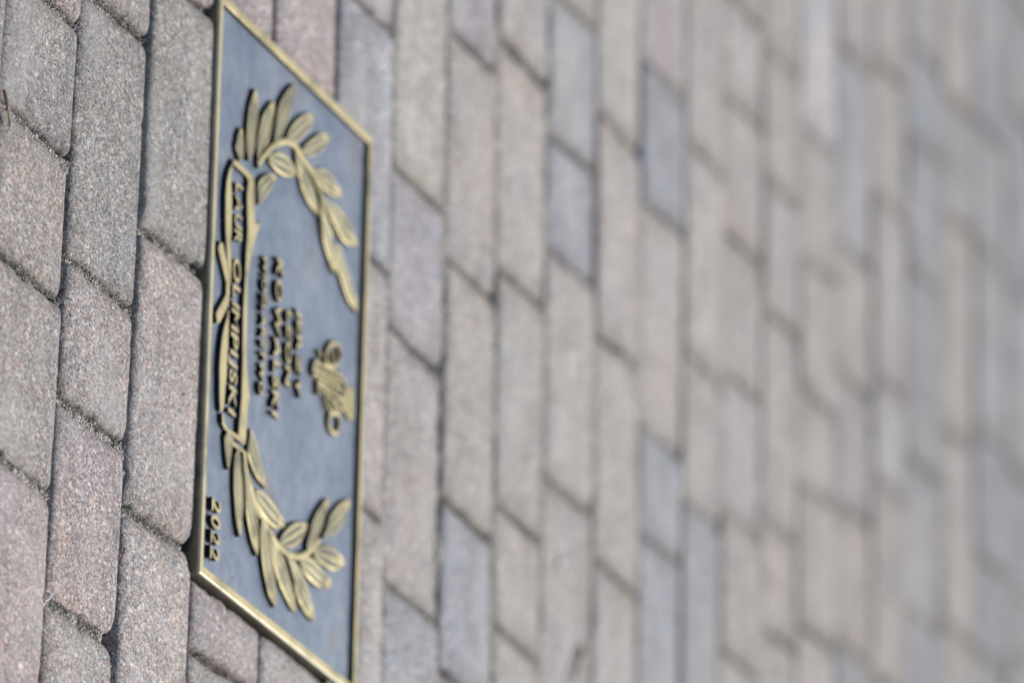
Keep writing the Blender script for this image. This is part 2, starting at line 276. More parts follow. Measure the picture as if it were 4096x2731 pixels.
def mat_plain(name, col, rough=.8, var=.25, scale=300):
    m, nt, b = new_mat(name)
    geo = node(nt, 'ShaderNodeNewGeometry')
    n = node(nt, 'ShaderNodeTexNoise', i_Scale=float(scale), i_Detail=4.0)
    nt.links.new(geo.outputs['Position'], n.inputs['Vector'])
    c = ramp(nt, n.outputs[0], [(.3, tuple(x * (1 - var) for x in col)), (.7, tuple(min(1, x * (1 + var)) for x in col))])
    nt.links.new(c, b.inputs['Base Color'])
    b.inputs['Roughness'].default_value = rough
    return m


M_PAVER = mat_concrete()
M_SAND = mat_sand('joint_sand', (.11, .10, .085), (.29, .27, .235), (.55, .53, .49))
M_GROUND = mat_sand('sand_bed', (.05, .045, .04), (.13, .12, .10), (.26, .24, .22))
M_GRIT = mat_sand('grit', (.24, .22, .19), (.42, .395, .35), (.66, .64, .60), .3)
M_BRASS = mat_brass('brass', (.335, .29, .16), .56, .58)
M_WALL = mat_brass('brass_wall', (.20, .175, .13), .45, .5)
M_FIELD = mat_field()

# ------------------------------------------------------------------ ground and paving
S = 400.0
link('ground', mesh('ground', [(-S, -S, -.03), (S, -S, -.03), (S, S, -.03), (-S, S, -.03)], [(0, 1, 2, 3)], False), None, M_GROUND, kind='structure')
pavement = link('pavement', None, kind='structure')

# joint sand: an uneven sheet between the pavers, here filled nearly to the top, there washed out
X0, X1, Y0, Y1 = -1.5, 0.9, -0.95, 2.7
def sand_sheet(fill=None):
    xs = np.arange(X0, X1, .006) if fill is None else np.concatenate([np.arange(X0, -.3, .008), np.arange(-.3, .45, .0019), np.arange(.45, X1, .008)]); vs = []; fs = []
    ys = list(np.arange(Y0, -.55, .012)) + list(np.arange(-.55, -.13, .0026)) + list(np.arange(-.13, .75, .006)) + list(np.arange(.75, Y1, .012))
    nx = len(xs)
    for y in ys:
        for x in xs:
            a = noise.noise(Vector((x * 14, y * 14, 3.1)))
            b = noise.noise(Vector((x * 95, y * 95, 8.7)))
            z = -.0125 + .004 * a + .0018 * b
            if fill is not None:
                k_ = fill(x * 1000, y * 1000)
                z += k_ * (.0092 + .0012 * b)
            if abs(x) < .21 and abs(y) < .165:
                z = -.024
            vs.append((x, y, z))
    for j in range(len(ys) - 1):
        for i in range(nx - 1):
            k = j * nx + i
            fs.append((k, k + 1, k + nx + 1, k + nx))
    return mesh('joint_sand', vs, fs)

PITCH, Y00 = 122.0, -514.7
def row_y(n, x):
    if n in ROWLINES:
        a, b = ROWLINES[n]
    elif n < 1:
        a, b = ROWLINES[1]; b = b - PITCH * (1 - n)
    else:
        a, b = ROWLINES[21]; b = b + PITCH * (n - 21)
    if n in (1, 2, 3) and x > 260:
        return a * 260 + b + (x - 260) * a * .4
    if n in (1, 2, 3) and x < -220:
        return a * -220 + b + (x + 220) * a * .4
    return a * x + b


def outline(poly, radii, step=5.0):
    """round the corners of a polygon (mm) and resample it evenly"""
    pts = []
    n = len(poly)
    P = [np.array(p, float) for p in poly]
    for i in range(n):
        p, a, b = P[i], P[i - 1], P[(i + 1) % n]
        r = radii[i]
        da, db = a - p, b - p
        la, lb = np.linalg.norm(da), np.linalg.norm(db)
        r = min(r, la * .4, lb * .4)
        s, e = p + da / la * r, p + db / lb * r
        for t in np.linspace(0, 1, 5):
            pts.append((1 - t) ** 2 * s + 2 * t * (1 - t) * p + t * t * e)
    pts = np.array(pts)
    seg = np.linalg.norm(np.roll(pts, -1, 0) - pts, axis=1)
    cum = np.concatenate([[0], np.cumsum(seg)])
    m = max(16, int(cum[-1] / step))
    q = np.linspace(0, cum[-1], m, endpoint=False)
    cl = np.vstack([pts, pts[:1]])
    return np.stack([np.interp(q, cum, cl[:, 0]), np.interp(q, cum, cl[:, 1])], 1)


def normals_in(o):
    t = np.roll(o, -1, 0) - np.roll(o, 1, 0)
    t /= np.linalg.norm(t, axis=1)[:, None] + 1e-9
    return np.stack([-t[:, 1], t[:, 0]], 1)      # inwards for counter-clockwise outlines


PROFILE = ((0, -45, 1), (0, -7.5, 1), (.6, -4.2, 1), (1.7, -2.5, .95), (3.8, -1.35, .8), (7.2, -.6, .55), (12, -.16, .25), (18, 0, .05))

def make_paver(poly, tint, seed, radii=None, dz=0.0, step=5.0, tilt=(0, 0), soft=1.0, drop=1.0, wav=1.0):
    if radii is None:
        rr = random.Random(seed)
        radii = [rr.choice((5, 7, 9, 13)) for _ in poly]
    o = outline(poly, radii, step)
    c = o.mean(0)
    nrm = normals_in(o)
    vs, ed = [], []
    m = len(o)
    quad = len(poly) == 4
    if quad:
        pa = [np.array(p, float) for p in poly]
        e1 = (pa[1] + pa[2] - pa[0] - pa[3]) / 4
        e2 = (pa[2] + pa[3] - pa[0] - pa[1]) / 4
        ha, hb = np.linalg.norm(e1), np.linalg.norm(e2)
        uv = np.linalg.solve(np.stack([e1, e2], 1), (o - c).T).T
    wob = []
    for p in o:
        v = Vector((p[0] * .035, p[1] * .035, seed * 1.7))
        f = noise.noise(v * .55) * 2.0 * wav + noise.noise(v) * 1.0 + noise.noise(v * 4.0) * .8 + noise.noise(v * 11.0) * .45
        f = min(f, 1.1 + .25 * f)
        ch = noise.noise(Vector((p[0] * .06, p[1] * .06, seed * 3.1 + 40)))
        if ch > .34:
            f += (ch - .34) * 11.0                    # a chipped edge
        wob.append(f)
    for k, (d, z, e) in enumerate(PROFILE):
        for i in range(m):
            wb = max(-1.3, wob[i]) * (1.0 if k < 4 else .6 if k < 6 else .25)
            if quad:
                q = c + e1 * (uv[i, 0] * (1 - (d + wb) * soft / ha)) + e2 * (uv[i, 1] * (1 - (d + wb) * soft / hb))
            else:
                q = o[i] + nrm[i] * (min(d * .28, 3.6) + wb * .3)
            zz = z * drop if k > 1 else z
            if k >= 2:
                zz += .35 * noise.noise(Vector((q[0] * .09, q[1] * .09, seed * 2.3))) * min(1, k / 4)
            zz += dz + ((q[0] - c[0]) * tilt[0] + (q[1] - c[1]) * tilt[1]) * (1 if k else 0)
            vs.append(((q[0] - c[0]) * MM, (q[1] - c[1]) * MM, zz * MM)); ed.append(e)
    fs = []
    K = len(PROFILE)
    for k in range(K - 1):
        for i in range(m):
            j = (i + 1) % m
            fs.append((k * m + i, k * m + j, (k + 1) * m + j, (k + 1) * m + i))
    base = (K - 1) * m
    if len(poly) == 4:
        top = np.array([[v[0], v[1]] for v in vs[base:base + m]]) * 1000 + c
        for s in (.66, .3):
            st = len(vs)
            for i in range(m):
                q = c + (top[i] - c) * s
                zz = .45 * noise.noise(Vector((q[0] * .05, q[1] * .05, seed * 2.3))) + .25 * (1 - s)
                zz += dz + (q[0] - c[0]) * tilt[0] + (q[1] - c[1]) * tilt[1]
                vs.append(((q[0] - c[0]) * MM, (q[1] - c[1]) * MM, zz * MM)); ed.append(0)
            for i in range(m):
                j = (i + 1) % m
                fs.append((base + i, base + j, st + j, st + i))
            base = st
        vs.append((0, 0, (dz + .3) * MM)); ed.append(0)
        for i in range(m):
            fs.append((base + i, base + (i + 1) % m, len(vs) - 1))
    else:
        bm = bmesh.new()
        tv = [bm.verts.new(vs[base + i]) for i in range(m)]
        bm.faces.new(tv)
        r = bmesh.ops.triangulate(bm, faces=bm.faces[:])
        bm.verts.index_update()
        fs.extend([tuple(base + v.index for v in f.verts) for f in bm.faces]); bm.free()
    me = mesh('paver', vs, fs)
    a = me.attributes.new('edge', 'FLOAT', 'POINT')
    a.data.foreach_set('value', ed)
    me.materials.append(M_PAVER)
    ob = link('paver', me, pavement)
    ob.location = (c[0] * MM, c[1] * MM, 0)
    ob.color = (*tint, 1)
    return ob


TINTS = {'n': (.348, .330, .312), 'w': (.360, .347, .320), 'p': (.362, .326, .318), 'b': (.280, .300, .324),
         'v': (.312, .302, .320), 'l': (.42, .42, .425), 'g': (.322, .324, .308), 'd': (.27, .27, .27)}
# tint of the pavers of each row from left to right, as seen
ROW_TINTS = {-1: 'ngnpn', 0: 'npgnnp', 1: 'vngnpn', 2: 'gngnnn', 3: 'ppnnp', 4: 'pnpwn', 5: 'vbnnnp', 6: 'wwvnbw', 7: 'vnwnbnp', 8: 'nwwvnww',
             9: 'nbbwnvwn', 10: 'wbwwnpw', 11: 'pbbwnbwg', 12: 'lwwnbwv', 13: 'wgnwnwlw', 14: 'nwwgnww', 15: 'lnwwgwnl', 16: 'nwbwvnbw',
             17: 'wgwvbwn', 18: 'bnbvgwb', 19: 'wnbwgnwn', 20: 'gbwnbgwb', 21: 'nwgbwngw', 22: 'bngwbnw'}


def row_joints(n):
    """(near x, far x) of every end joint of a row, the unseen ones filled in from the three paver lengths"""
    rr = random.Random(100 + n)
    js = [tuple(map(float, j)) for j in JOINTS.get(n, [])]
    js = [j if abs(j[1] - j[0]) < 10 else (sum(j) / 2 + 3, sum(j) / 2 - 3) for j in js]
    yc = row_y(n, 0) + 61
    t = (yc + 518) / 2648
    lo = -75 + t * (-949 + 75) - 130
    hi = 339 + t * (-256 - 339) + 130
    if not js:
        x = lo + rr.uniform(0, 100)
        js = [(x, x)]
    out = [js[0]]
    for j in js[1:]:
        gap = j[0] - out[-1][0]
        while gap > 215:
            l = rr.choice((122, 182)) if gap > 300 else gap / 2 if gap < 250 else 122
            x = out[-1][0] + l
            out.append((x, x + rr.uniform(-3, 3)))
            gap = j[0] - x
        out.append(j)
    while out[0][0] > lo:
        l = rr.choice((92, 122, 182, 182))
        x = out[0][0] - l
        out.insert(0, (x, x + rr.uniform(-3, 3)))
    while out[-1][0] < hi:
        l = rr.choice((92, 122, 182, 182)) if n > 2 else 188
        x = out[-1][0] + l
        out.append((x, x + rr.uniform(-3, 3)))
    return out


def fill_at(x, y):
    """1 where a joint is packed with sand, 0 where it is washed out"""
    n = 0
    n = int((y - Y00) // PITCH)
    while n > -3 and y < row_y(n, x):
        n -= 1
    while y > row_y(n + 1, x):
        n += 1
    for hx, hy in HOLES:
        if (x - hx) ** 2 + (y - hy) ** 2 < 170:
            return -1.4
    best = 0.0
    if n not in (3, 4, 5):
        y0, y1 = row_y(n, x), row_y(n + 1, x)
        t = (y - y0) / (y1 - y0)
        for a, b in JC.get(n, ()):
            d = x - (a + (b - a) * t)
            if -9 < d < 9:
                v = min(1, .5 + .5 * math.sin(a * 1.3 + n * 2.1) - (.3 if 4 < n < 11 else 0))
                v = max(v, 0)
                edge = -2.4 + 2.2 * noise.noise(Vector((y * .11, a, 2.0))) + (1.6 if v < .4 else 0)
                k = min(1, max(0, (d - edge) / 1.4))
                best = max(best, k * ((.8 + .28 * v) if n < 3 else (.5 + .45 * v)))
    dy = min(abs(y - row_y(n, x)), abs(y - row_y(n + 1, x)))
    if dy < 8:
        q = noise.noise(Vector((x * .022, round((y - Y00) / PITCH) * 5.7, 4.0)))
        q += (.62 if y > 200 else -.2) + (.26 if x > 110 else 0)
        best = max(best, min(1, max(0, q * 3.0)) * (1.12 if y > 200 else .95))
    return best
JC = {n: row_joints(n) for n in range(-1, 23) if n not in (3, 4, 5)}
link('joint_sand', sand_sheet(fill_at), pavement, M_SAND, kind='stuff')

# pavers whose tint stands out in the photograph, by the joint they start or end at
BY_START = {(9, -446): 'b', (9, -334): 'b', (9, -245): 'w', (11, -472): 'b', (11, -173): 'b', (6, -198): 'v', (7, 12): 'b', (10, -392): 'w', (10, -210): 'w', (16, -257): 'b', (13, -44): 'w',
            (8, -16): 'w', (8, -371): 'w', (8, -193): 'w', (7, -340): 'n', (7, -165): 'w', (6, -82): 'n', (12, -443): 'w', (12, -268): 'w'}
ROW_BATCH = {15: 'w', 17: 'n', 18: 'b', 19: 'w', 20: 'b', 21: 'b'}       # whole courses laid from one batch
BY_END = {(15, -566): 'l', (11, -472): 'p', (7, -340): 'v', (10, -392): 'w', (8, -371): 'n', (12, -443): 'g'}

def put(n, k, poly, seed, tone=None, **kw):
    tt = ROW_TINTS.get(n, 'nwgb')
    t = TINTS[tone or tt[k % len(tt)]]
    rr = random.Random(seed * 13 + 5)
    f = rr.uniform(.95, 1.05)
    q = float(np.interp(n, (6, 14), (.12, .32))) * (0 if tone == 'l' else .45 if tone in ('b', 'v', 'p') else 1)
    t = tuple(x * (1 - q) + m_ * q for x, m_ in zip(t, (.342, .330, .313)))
    if n in ROW_BATCH and not tone:
        t = tuple(x * .4 + m_ * .6 for x, m_ in zip(t, TINTS[ROW_BATCH[n]]))
    f *= np.interp(n, (-2, 1, 2, 3, 5, 12, 22), (.77, .80, .87, .96, 1.0, .96, .76))       # darker towards the near and the far rows
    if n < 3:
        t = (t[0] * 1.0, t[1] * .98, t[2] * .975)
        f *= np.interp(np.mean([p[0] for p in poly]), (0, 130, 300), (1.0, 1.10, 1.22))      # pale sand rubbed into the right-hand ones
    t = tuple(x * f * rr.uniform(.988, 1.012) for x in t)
    y = row_y(n, 0)
    step = 2.2 if y < -140 else 3.2 if y < 260 else 5.0 if y < 900 else 9.0
    kw.setdefault('drop', 1.0 if n < 6 else .6 if n < 9 else .42)
    kw.setdefault('soft', .8 if n < 6 else 1.0)
    kw.setdefault('wav', 1.0 if n < 7 else .5)
    kw.setdefault('dz', rr.uniform(-1.6, 1.2))
    kw.setdefault('tilt', (rr.uniform(-.006, .006), rr.uniform(-.012, .012)))
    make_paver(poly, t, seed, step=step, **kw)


PX0, PX1, PYN, PYF = -204.5, 205.5, -163.0, 164.0
seed = 0
for n in range(-2, 23):
    js = row_joints(n)
    g = .5                                              # half a row joint
    if n in (3, 4, 5):
        continue
    for k in range(len(js) - 1):
        seed += 1
        rr = random.Random(seed)
        ga, gb = (rr.uniform(2.0, 3.4), rr.uniform(2.0, 3.4)) if 2 < n < 11 else (rr.uniform(1.2, 2.2), rr.uniform(1.2, 2.2)) if n > 2 else (rr.uniform(1.8, 3.0), rr.uniform(1.6, 2.8))
        (a0, a1), (b0, b1) = js[k], js[k + 1]
        gf = -2.0 if n == 2 else g
        poly = [(a0 + ga, row_y(n, a0) + g), (b0 - gb, row_y(n, b0) + g), (b1 - gb, row_y(n + 1, b1) - gf), (a1 + ga, row_y(n + 1, a1) - gf)]
        kw = {}
        tb = BY_START.get((n, round(a0))) or BY_END.get((n, round(b0)))
        if tb:
            kw['tone'] = tb
        if n == 2:
            kw['dz'] = 2.2 if b0 < 20 else 1.0 if b0 < 200 else .2
            kw['tilt'] = (-.004 if -20 < a0 < 170 else 0, .008)
        if n in (1, 2) and a0 > 150:
            kw['radii'] = (8, 8, 9, 16)
        if n == 1 and abs(b0 - 269) < 3 or n == 2 and abs(b0 - 181) < 3:
            kw['radii'] = (7, 9, 19, 9)
        put(n, k, poly, seed, **kw)

# rows cut round the plaque
def Q(n, a, b, k, seed, y0=None, y1=None, **kw):
    poly = [(a + 2.3, (row_y(n, a) + 2) if y0 is None else y0), (b - 2.3, (row_y(n, b) + 2) if y0 is None else y0),
            (b - 2.3, (row_y(n + 1, b) - 2) if y1 is None else y1), (a + 2.3, (row_y(n + 1, a) - 2) if y1 is None else y1)]
    put(n, k, poly, seed, **kw)
def el(y): return -200.0 + (y + 150.7) * 4.1 / 310.0 - 4.0          # just outside the plaque's left edge
def er(y): return 192.7 + (y + 158.7) * 10.4 / 308.8 + 3.6          # right edge
def ef(x): return 150.1 + (203.1 - x) * 9.2 / 399.0 + 2.5           # far edge
def W(n, a, b, k, seed, **kw):
    """a whole paver of a row, its end cut along the plaque where a or b is None"""
    ya, yb = (row_y(n, -200 if b is None else 220) + 1.3), (row_y(n + 1, -200 if b is None else 220) - .9)
    P = lambda x, y, f, d: (f(y), y) if x is None else (x + d, y)
    poly = [P(a, ya, er, 2.3), P(b, ya, el, -2.3), P(b, yb, el, -2.3), P(a, yb, er, 2.3)]
    put(n, k, poly, seed, **kw)
W(3, -390, None, 0, 901, dz=1.5, radii=(7, 3, 4, 7)); W(3, None, 243, 1, 902, dz=2.2, radii=(3, 5, 6, 3)); Q(3, 243, 425, 2, 903, dz=1.5); Q(3, 425, 607, 3, 907); Q(3, -572, -390, 1, 908)
W(4, -405, None, 0, 904, dz=1.5, radii=(7, 3, 3, 7)); W(4, None, 352, 1, 905, dz=1.8, radii=(4, 7, 7, 4)); Q(4, 352, 534, 2, 909); Q(4, -587, -405, 1, 910)
Q(5, -474, -292, 0, 911)
yl, yh = row_y(5, 0) + 1.3, row_y(6, 0) - 1.3
put(5, 1, [(-289, yl), (el(yl), yl), (el(ef(-196)), ef(-196)), (-118, ef(-118)), (-118, yh), (-289, yh)], 912, radii=(6, 4, 1, 3, 5, 7), dz=.8, soft=.8)
put(5, 2, [(-114.5, ef(-114)), (63.5, ef(63)), (63.5, yh), (-114.5, yh)], 913, radii=(2, 2, 7, 7), dz=.8, soft=.7)
put(5, 3, [(67, ef(67)), (er(ef(206)), ef(206)), (er(yl), yl), (248, yl), (248, yh), (67, yh)], 914, radii=(3, 1, 4, 6, 7, 7), dz=.8, soft=.7)
Q(5, 248, 370, 4, 915); Q(5, 370, 552, 5, 916)

# pavers beyond the picture: plain blocks in one mesh
def outer_field():
    vs, fs = [], []
    def blk(x0, y0, x1, y1):
        k = len(vs)
        c = 4
        for z, i in ((-40, 0), (-4, 0), (-.5, c)):
            vs.extend([((x0 + i) * MM, (y0 + i) * MM, z * MM), ((x1 - i) * MM, (y0 + i) * MM, z * MM), ((x1 - i) * MM, (y1 - i) * MM, z * MM), ((x0 + i) * MM, (y1 - i) * MM, z * MM)])
        for a in (0, 4):
            for i in range(4):
                j = (i + 1) % 4
                fs.append((k + a + i, k + a + j, k + a + 4 + j, k + a + 4 + i))
        fs.append((k + 8, k + 9, k + 10, k + 11))
    rr = random.Random(5)
    for n in range(-16, 64):
        inside = -2 <= n <= 22
        yb = row_y(n, 0)
        if inside:
            js = row_joints(n)
            le = min(js[0]); ri = max(js[-1])
            if n in (3, 4, 5):
                le = {3: -572, 4: -587, 5: -474}[n]; ri = {3: 607, 4: 534, 5: 552}[n]
        x = -3000.0
        while x < 3000:
            l = rr.choice((92, 122, 182))
            x2 = x + l
            if inside and x < le < x2 + 60:
                x2 = le
            if inside and le - 1 <= x < ri:
                x = ri; continue
            def yy(m, xx):
                return row_y(m, max(-700, min(700, xx)))
            xm = (x + x2) / 2
            blk(x + 2, yy(n, xm) + 2, x2 - 2, yy(n + 1, xm) - 2)
            x = x2
    return mesh('paver_field', vs, fs, False)
fo = link('paver_field', outer_field(), pavement, M_PAVER, kind='stuff')
fo.color = (*TINTS['n'], 1)

# grit lying in the joints
def grit():
    rr = random.Random(11)
    ico = bmesh.new(); bmesh.ops.create_icosphere(ico, subdivisions=1, radius=1)
    iv = [v.co.copy() for v in ico.verts]; idx = {v: i for i, v in enumerate(ico.verts)}
    if_ = [[idx[v] for v in f.verts] for f in ico.faces]; ico.free()
    vs, fs = [], []
    def stone(x, y, z, r):
        if any((x - hx) ** 2 + (y - hy) ** 2 < 130 for hx, hy in HOLES):
            return
        k = len(vs)
        sc = (r * rr.uniform(.7, 1.4), r * rr.uniform(.7, 1.3), r * rr.uniform(.5, .9))
        rot = Matrix.Rotation(rr.uniform(0, 6.28), 3, 'Z')
        for v in iv:
            q = rot @ Vector((v.x * sc[0], v.y * sc[1], v.z * sc[2])) * rr.uniform(.85, 1.15)
            vs.append(((x + q.x) * MM, (y + q.y) * MM, (z + q.z) * MM))
        fs.extend([[i + k for i in f] for f in if_])
    for n in range(-1, 9):
        js = row_joints(n) if n not in (3, 4, 5) else {3: [(243, 243)], 4: [], 5: [(-291, -293), (-117, -117), (66, 66)]}[n]
        for a, b in js:
            dens = 3.0 * max(0, rr.uniform(-.25, 1.0)) * (1 if n < 3 else .35)
            if n == 1 and 100 < a < 300 or n == 2 and a > 100 or n == 0 and a > 60:
                dens = max(dens, 2.6)
            for _ in range(int(115 * dens)):
                t = rr.random()
                if n == 5 and t < .55:
                    continue
                x = a + (b - a) * t + rr.gauss(0, 1.5)
                y = row_y(n, a) * (1 - t) + row_y(n + 1, a) * t
                stone(x, y, rr.uniform(-5.0, -1.8), rr.choice((.3, .35, .4, .5, .5, .7, .7, 1.0)))
        for _ in range(420 if n < 4 else 60):
            x = rr.uniform(-260, 400) if n < 4 else rr.uniform(-400, 350)
            if n in (3, 4) and abs(x) < 200:
                continue
            dens = noise.noise(Vector((x * .012, n * 3.3, 1.0)))
            if dens < -.05:
                continue
            stone(x, row_y(n, x) + rr.gauss(0, 1.2), rr.uniform(-7.5, -3.0), rr.choice((.35, .5, .5, .7, .9)))
    return mesh('grit', vs, fs)
link('grit', grit(), pavement, M_GRIT, kind='stuff')

# ------------------------------------------------------------------ the plaque
ZT, ZF = 6.0, 2.6                                         # rim top and sunken field, mm above the paving
M_TARNISH = mat_brass('tarnished_brass', (.15, .155, .115), .62, .7)
M_FLANK = mat_brass('shaded_flank_paint', (.03, .038, .055), .55, .8)  # flank paint, its colour darkened to deepen the relief's shadow strips
M_EDGE = mat_brass('pale_edge', (.44, .415, .32), .42, .8)  # paler, smoother brass along the rounded outer edge
RELIEF = [M_BRASS, M_FLANK, M_TARNISH]                               # polished tops, flanks with shadow added to their paint
plaque = link('bronze_plaque', None, label='rectangular bronze plaque with raised laurel wreath and lettering set among the pavers', category='plaque')

def inset_poly(P, d):
    n = len(P); out = []
    for i in range(n):
        p, a, b = np.array(P[i]), np.array(P[i - 1]), np.array(P[(i + 1) % n])
        u = (p - a) / np.linalg.norm(p - a); v = (b - p) / np.linalg.norm(b - p)
        n1, n2 = np.array([-u[1], u[0]]), np.array([-v[1], v[0]])
        m = n1 + n2
        m = m / max(.35, m @ n1)
        out.append(tuple(p + m * d))
    return out

def rim():
    prof = [(-1.5, -20), (-1.35, ZT - 1.6)]
    for a in np.linspace(0, 90, 7):
        t = math.radians(a)
        prof.append((-.1 - 1.2 * math.cos(t), ZT - 1.3 + 1.3 * math.sin(t)))
    prof += [(4.8, ZT), (5.3, ZT - .3), (5.8, ZF - .5)]
    loops = [(inset_poly(PLAQUE, d), z) for d, z in prof]
    vs = [(x * MM, y * MM, z * MM) for L_, z in loops for x, y in L_]
    fs, mi = [], []
    for k in range(len(loops) - 1):
        for i in range(4):
            j = (i + 1) % 4
            fs.append((k * 4 + i, k * 4 + j, k * 4 + 4 + j, k * 4 + 4 + i)); mi.append(1 if k < 1 else 2 if k == len(loops) - 2 else 3 if k < 8 else 0)
    return mesh('rim', vs, fs, False, mi)
link('rim', rim(), plaque, [M_BRASS, M_WALL, M_FLANK, M_EDGE])

def field():
    q = inset_poly(PLAQUE, 5.6)
    N_ = 60; vs = []; fs = []
    for j in range(N_ + 1):
        for i in range(N_ + 1):
            s, t = i / N_, j / N_
            x = (q[0][0] * (1 - s) + q[1][0] * s) * (1 - t) + (q[3][0] * (1 - s) + q[2][0] * s) * t
            y = (q[0][1] * (1 - s) + q[1][1] * s) * (1 - t) + (q[3][1] * (1 - s) + q[2][1] * s) * t
            vs.append((x * MM, y * MM, (ZF + .10 * noise.noise(Vector((x * .03, y * .03, 5))) + .05 * noise.noise(Vector((x * .1, y * .1, 9)))) * MM))
    for j in range(N_):
        for i in range(N_):
            k = j * (N_ + 1) + i
            fs.append((k, k + 1, k + N_ + 2, k + N_ + 1))
    return mesh('field', vs, fs)
link('field', field(), plaque, M_FIELD)

def resample(pts, m):
    P = np.array(pts, float)
    # Catmull-Rom through the points
    Pn = np.vstack([2 * P[0] - P[1], P, 2 * P[-1] - P[-2]])
    dense = []
    for i in range(1, len(Pn) - 2):
        p0, p1, p2, p3 = Pn[i - 1:i + 3]
        for t in np.linspace(0, 1, 12, endpoint=False):
            dense.append(.5 * ((2 * p1) + (p2 - p0) * t + (2 * p0 - 5 * p1 + 4 * p2 - p3) * t * t + (3 * p1 - p0 - 3 * p2 + p3) * t ** 3))
    dense.append(P[-1])
    D = np.array(dense)
    cum = np.concatenate([[0], np.cumsum(np.linalg.norm(np.diff(D, axis=0), axis=1))])
    q = np.linspace(0, cum[-1], m)
    return np.stack([np.interp(q, cum, D[:, 0]), np.interp(q, cum, D[:, 1])], 1)

def fix(me):
    bm = bmesh.new(); bm.from_mesh(me)
    bmesh.ops.recalc_face_normals(bm, faces=bm.faces)
    up = sum(f.normal.z * f.calc_area() for f in bm.faces)
    if up < 0:
        bmesh.ops.reverse_faces(bm, faces=bm.faces)
    bm.to_mesh(me); bm.free()
    return me

def leaf(b, l, r, t, zoff):
    m, c = 16, 13
    Lc = resample([b] + list(l) + [t], m); Rc = resample([b] + list(r) + [t], m)
    mid = (Lc + Rc) / 2
    Lc, Rc = mid + (Lc - mid) * .91, mid + (Rc - mid) * .91
    vs, fs = [], []
    zt = ZT - .15 + zoff
    ks = np.linspace(-1, 1, c)
    for i in range(m):
        for s in ks:
            p = Lc[i] * (1 - s) / 2 + Rc[i] * (1 + s) / 2
            a = abs(s)
            taper = math.sin(math.pi * min(1, max(0, (i / (m - 1) - .04) / .92)))
            hollow = 0
            if .1 < a < .72:
                hollow = -.55 * math.sin(math.pi * (a - .1) / .62) * min(1, taper * 1.6)
            edge = -.55 if a > .99 else 0
            vs.append((p[0] * MM, p[1] * MM, (zt + hollow + edge) * MM))
    for i in range(m - 1):
        for j in range(c - 1):
            k = i * c + j
            fs.append((k, k + c, k + c + 1, k + 1))
    ring = [i * c for i in range(m)] + [i * c + c - 1 for i in range(m - 1, -1, -1)]
    st = len(vs)
    for v in ring:
        vs.append((vs[v][0], vs[v][1], (ZF - .6) * MM))
    for i in range(len(ring)):
        j = (i + 1) % len(ring)
        fs.append((ring[i], ring[j], st + j, st + i))
    return fix(mesh('leaf', vs, fs, False, [2 if (2 <= j <= 4 or 7 <= j <= 9) and 1 <= i < m - 4 else 0 for i in range(m - 1) for j in range(c - 1)] + [1] * len(ring)))

def strip(pts, width, top=ZT - .3, bot=ZF - .5, name='stem'):
    C_ = resample(pts, max(8, len(pts) * 4))
    t = np.gradient(C_, axis=0); t /= np.linalg.norm(t, axis=1)[:, None] + 1e-9
    nn = np.stack([-t[:, 1], t[:, 0]], 1)
    prof = ((-.5, bot), (-.5, top - .7), (-.36, top - .1), (0, top + .1), (.36, top - .1), (.5, top - .7), (.5, bot))
    vs, fs = [], []
    for i in range(len(C_)):
        for s, z in prof:
            q = C_[i] + nn[i] * s * width
            vs.append((q[0] * MM, q[1] * MM, z * MM))
    K = len(prof)
    for i in range(len(C_) - 1):
        for j in range(K - 1):
            k = i * K + j
            fs.append((k, k + 1, k + K + 1, k + K))
    mi = [1 if j in (0, K - 2) else 0 for i in range(len(C_) - 1) for j in range(K - 1)] + [1, 1]
    fs.append(tuple(range(K))); fs.append(tuple(range((len(C_) - 1) * K, len(C_) * K))[::-1])
    return fix(mesh(name, vs, fs, False, mi))

def plate(pts, top=ZT - .1, bot=ZF - .5, bev=.5, name='plate', groove=None):
    P = [tuple(p) for p in pts]
    area = sum(P[i - 1][0] * P[i][1] - P[i][0] * P[i - 1][1] for i in range(len(P)))
    if area < 0:
        P = P[::-1]
    up = inset_poly(P, bev)
    vs = [(x * MM, y * MM, bot * MM) for x, y in P] + [(x * MM, y * MM, (top - bev) * MM) for x, y in P] + [(x * MM, y * MM, top * MM) for x, y in up]
    n = len(P); fs = []
    for k in (0, n):
        for i in range(n):
            j = (i + 1) % n
            fs.append((k + i, k + j, k + n + j, k + n + i))
    fs.append(tuple(range(2 * n, 3 * n)))
    return fix(mesh(name, vs, fs, False, [1] * n + [0] * n + [0]))

wreath = link('laurel_wreath', None, plaque)
for i, (b, l, r, t) in enumerate(LEAVES):
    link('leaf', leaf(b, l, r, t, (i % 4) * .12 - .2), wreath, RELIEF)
for pts, wd in STEMS:
    link('stem', strip(pts, wd), wreath, RELIEF)

ribbon = link('ribbon', None, plaque)
for nm, pts in PLATES.items():
    if nm in ('near_upper', 'near_lower', 'far'):
        ar = sum(pts[i - 1][0] * pts[i][1] - pts[i][0] * pts[i - 1][1] for i in range(len(pts)))
        pts = inset_poly(pts if ar > 0 else pts[::-1], .9)
    link('ribbon_fold', plate(pts, top=ZT - (.5 if 'tail' in nm or nm == 'knot' else .05), name='ribbon_fold'), ribbon, RELIEF)

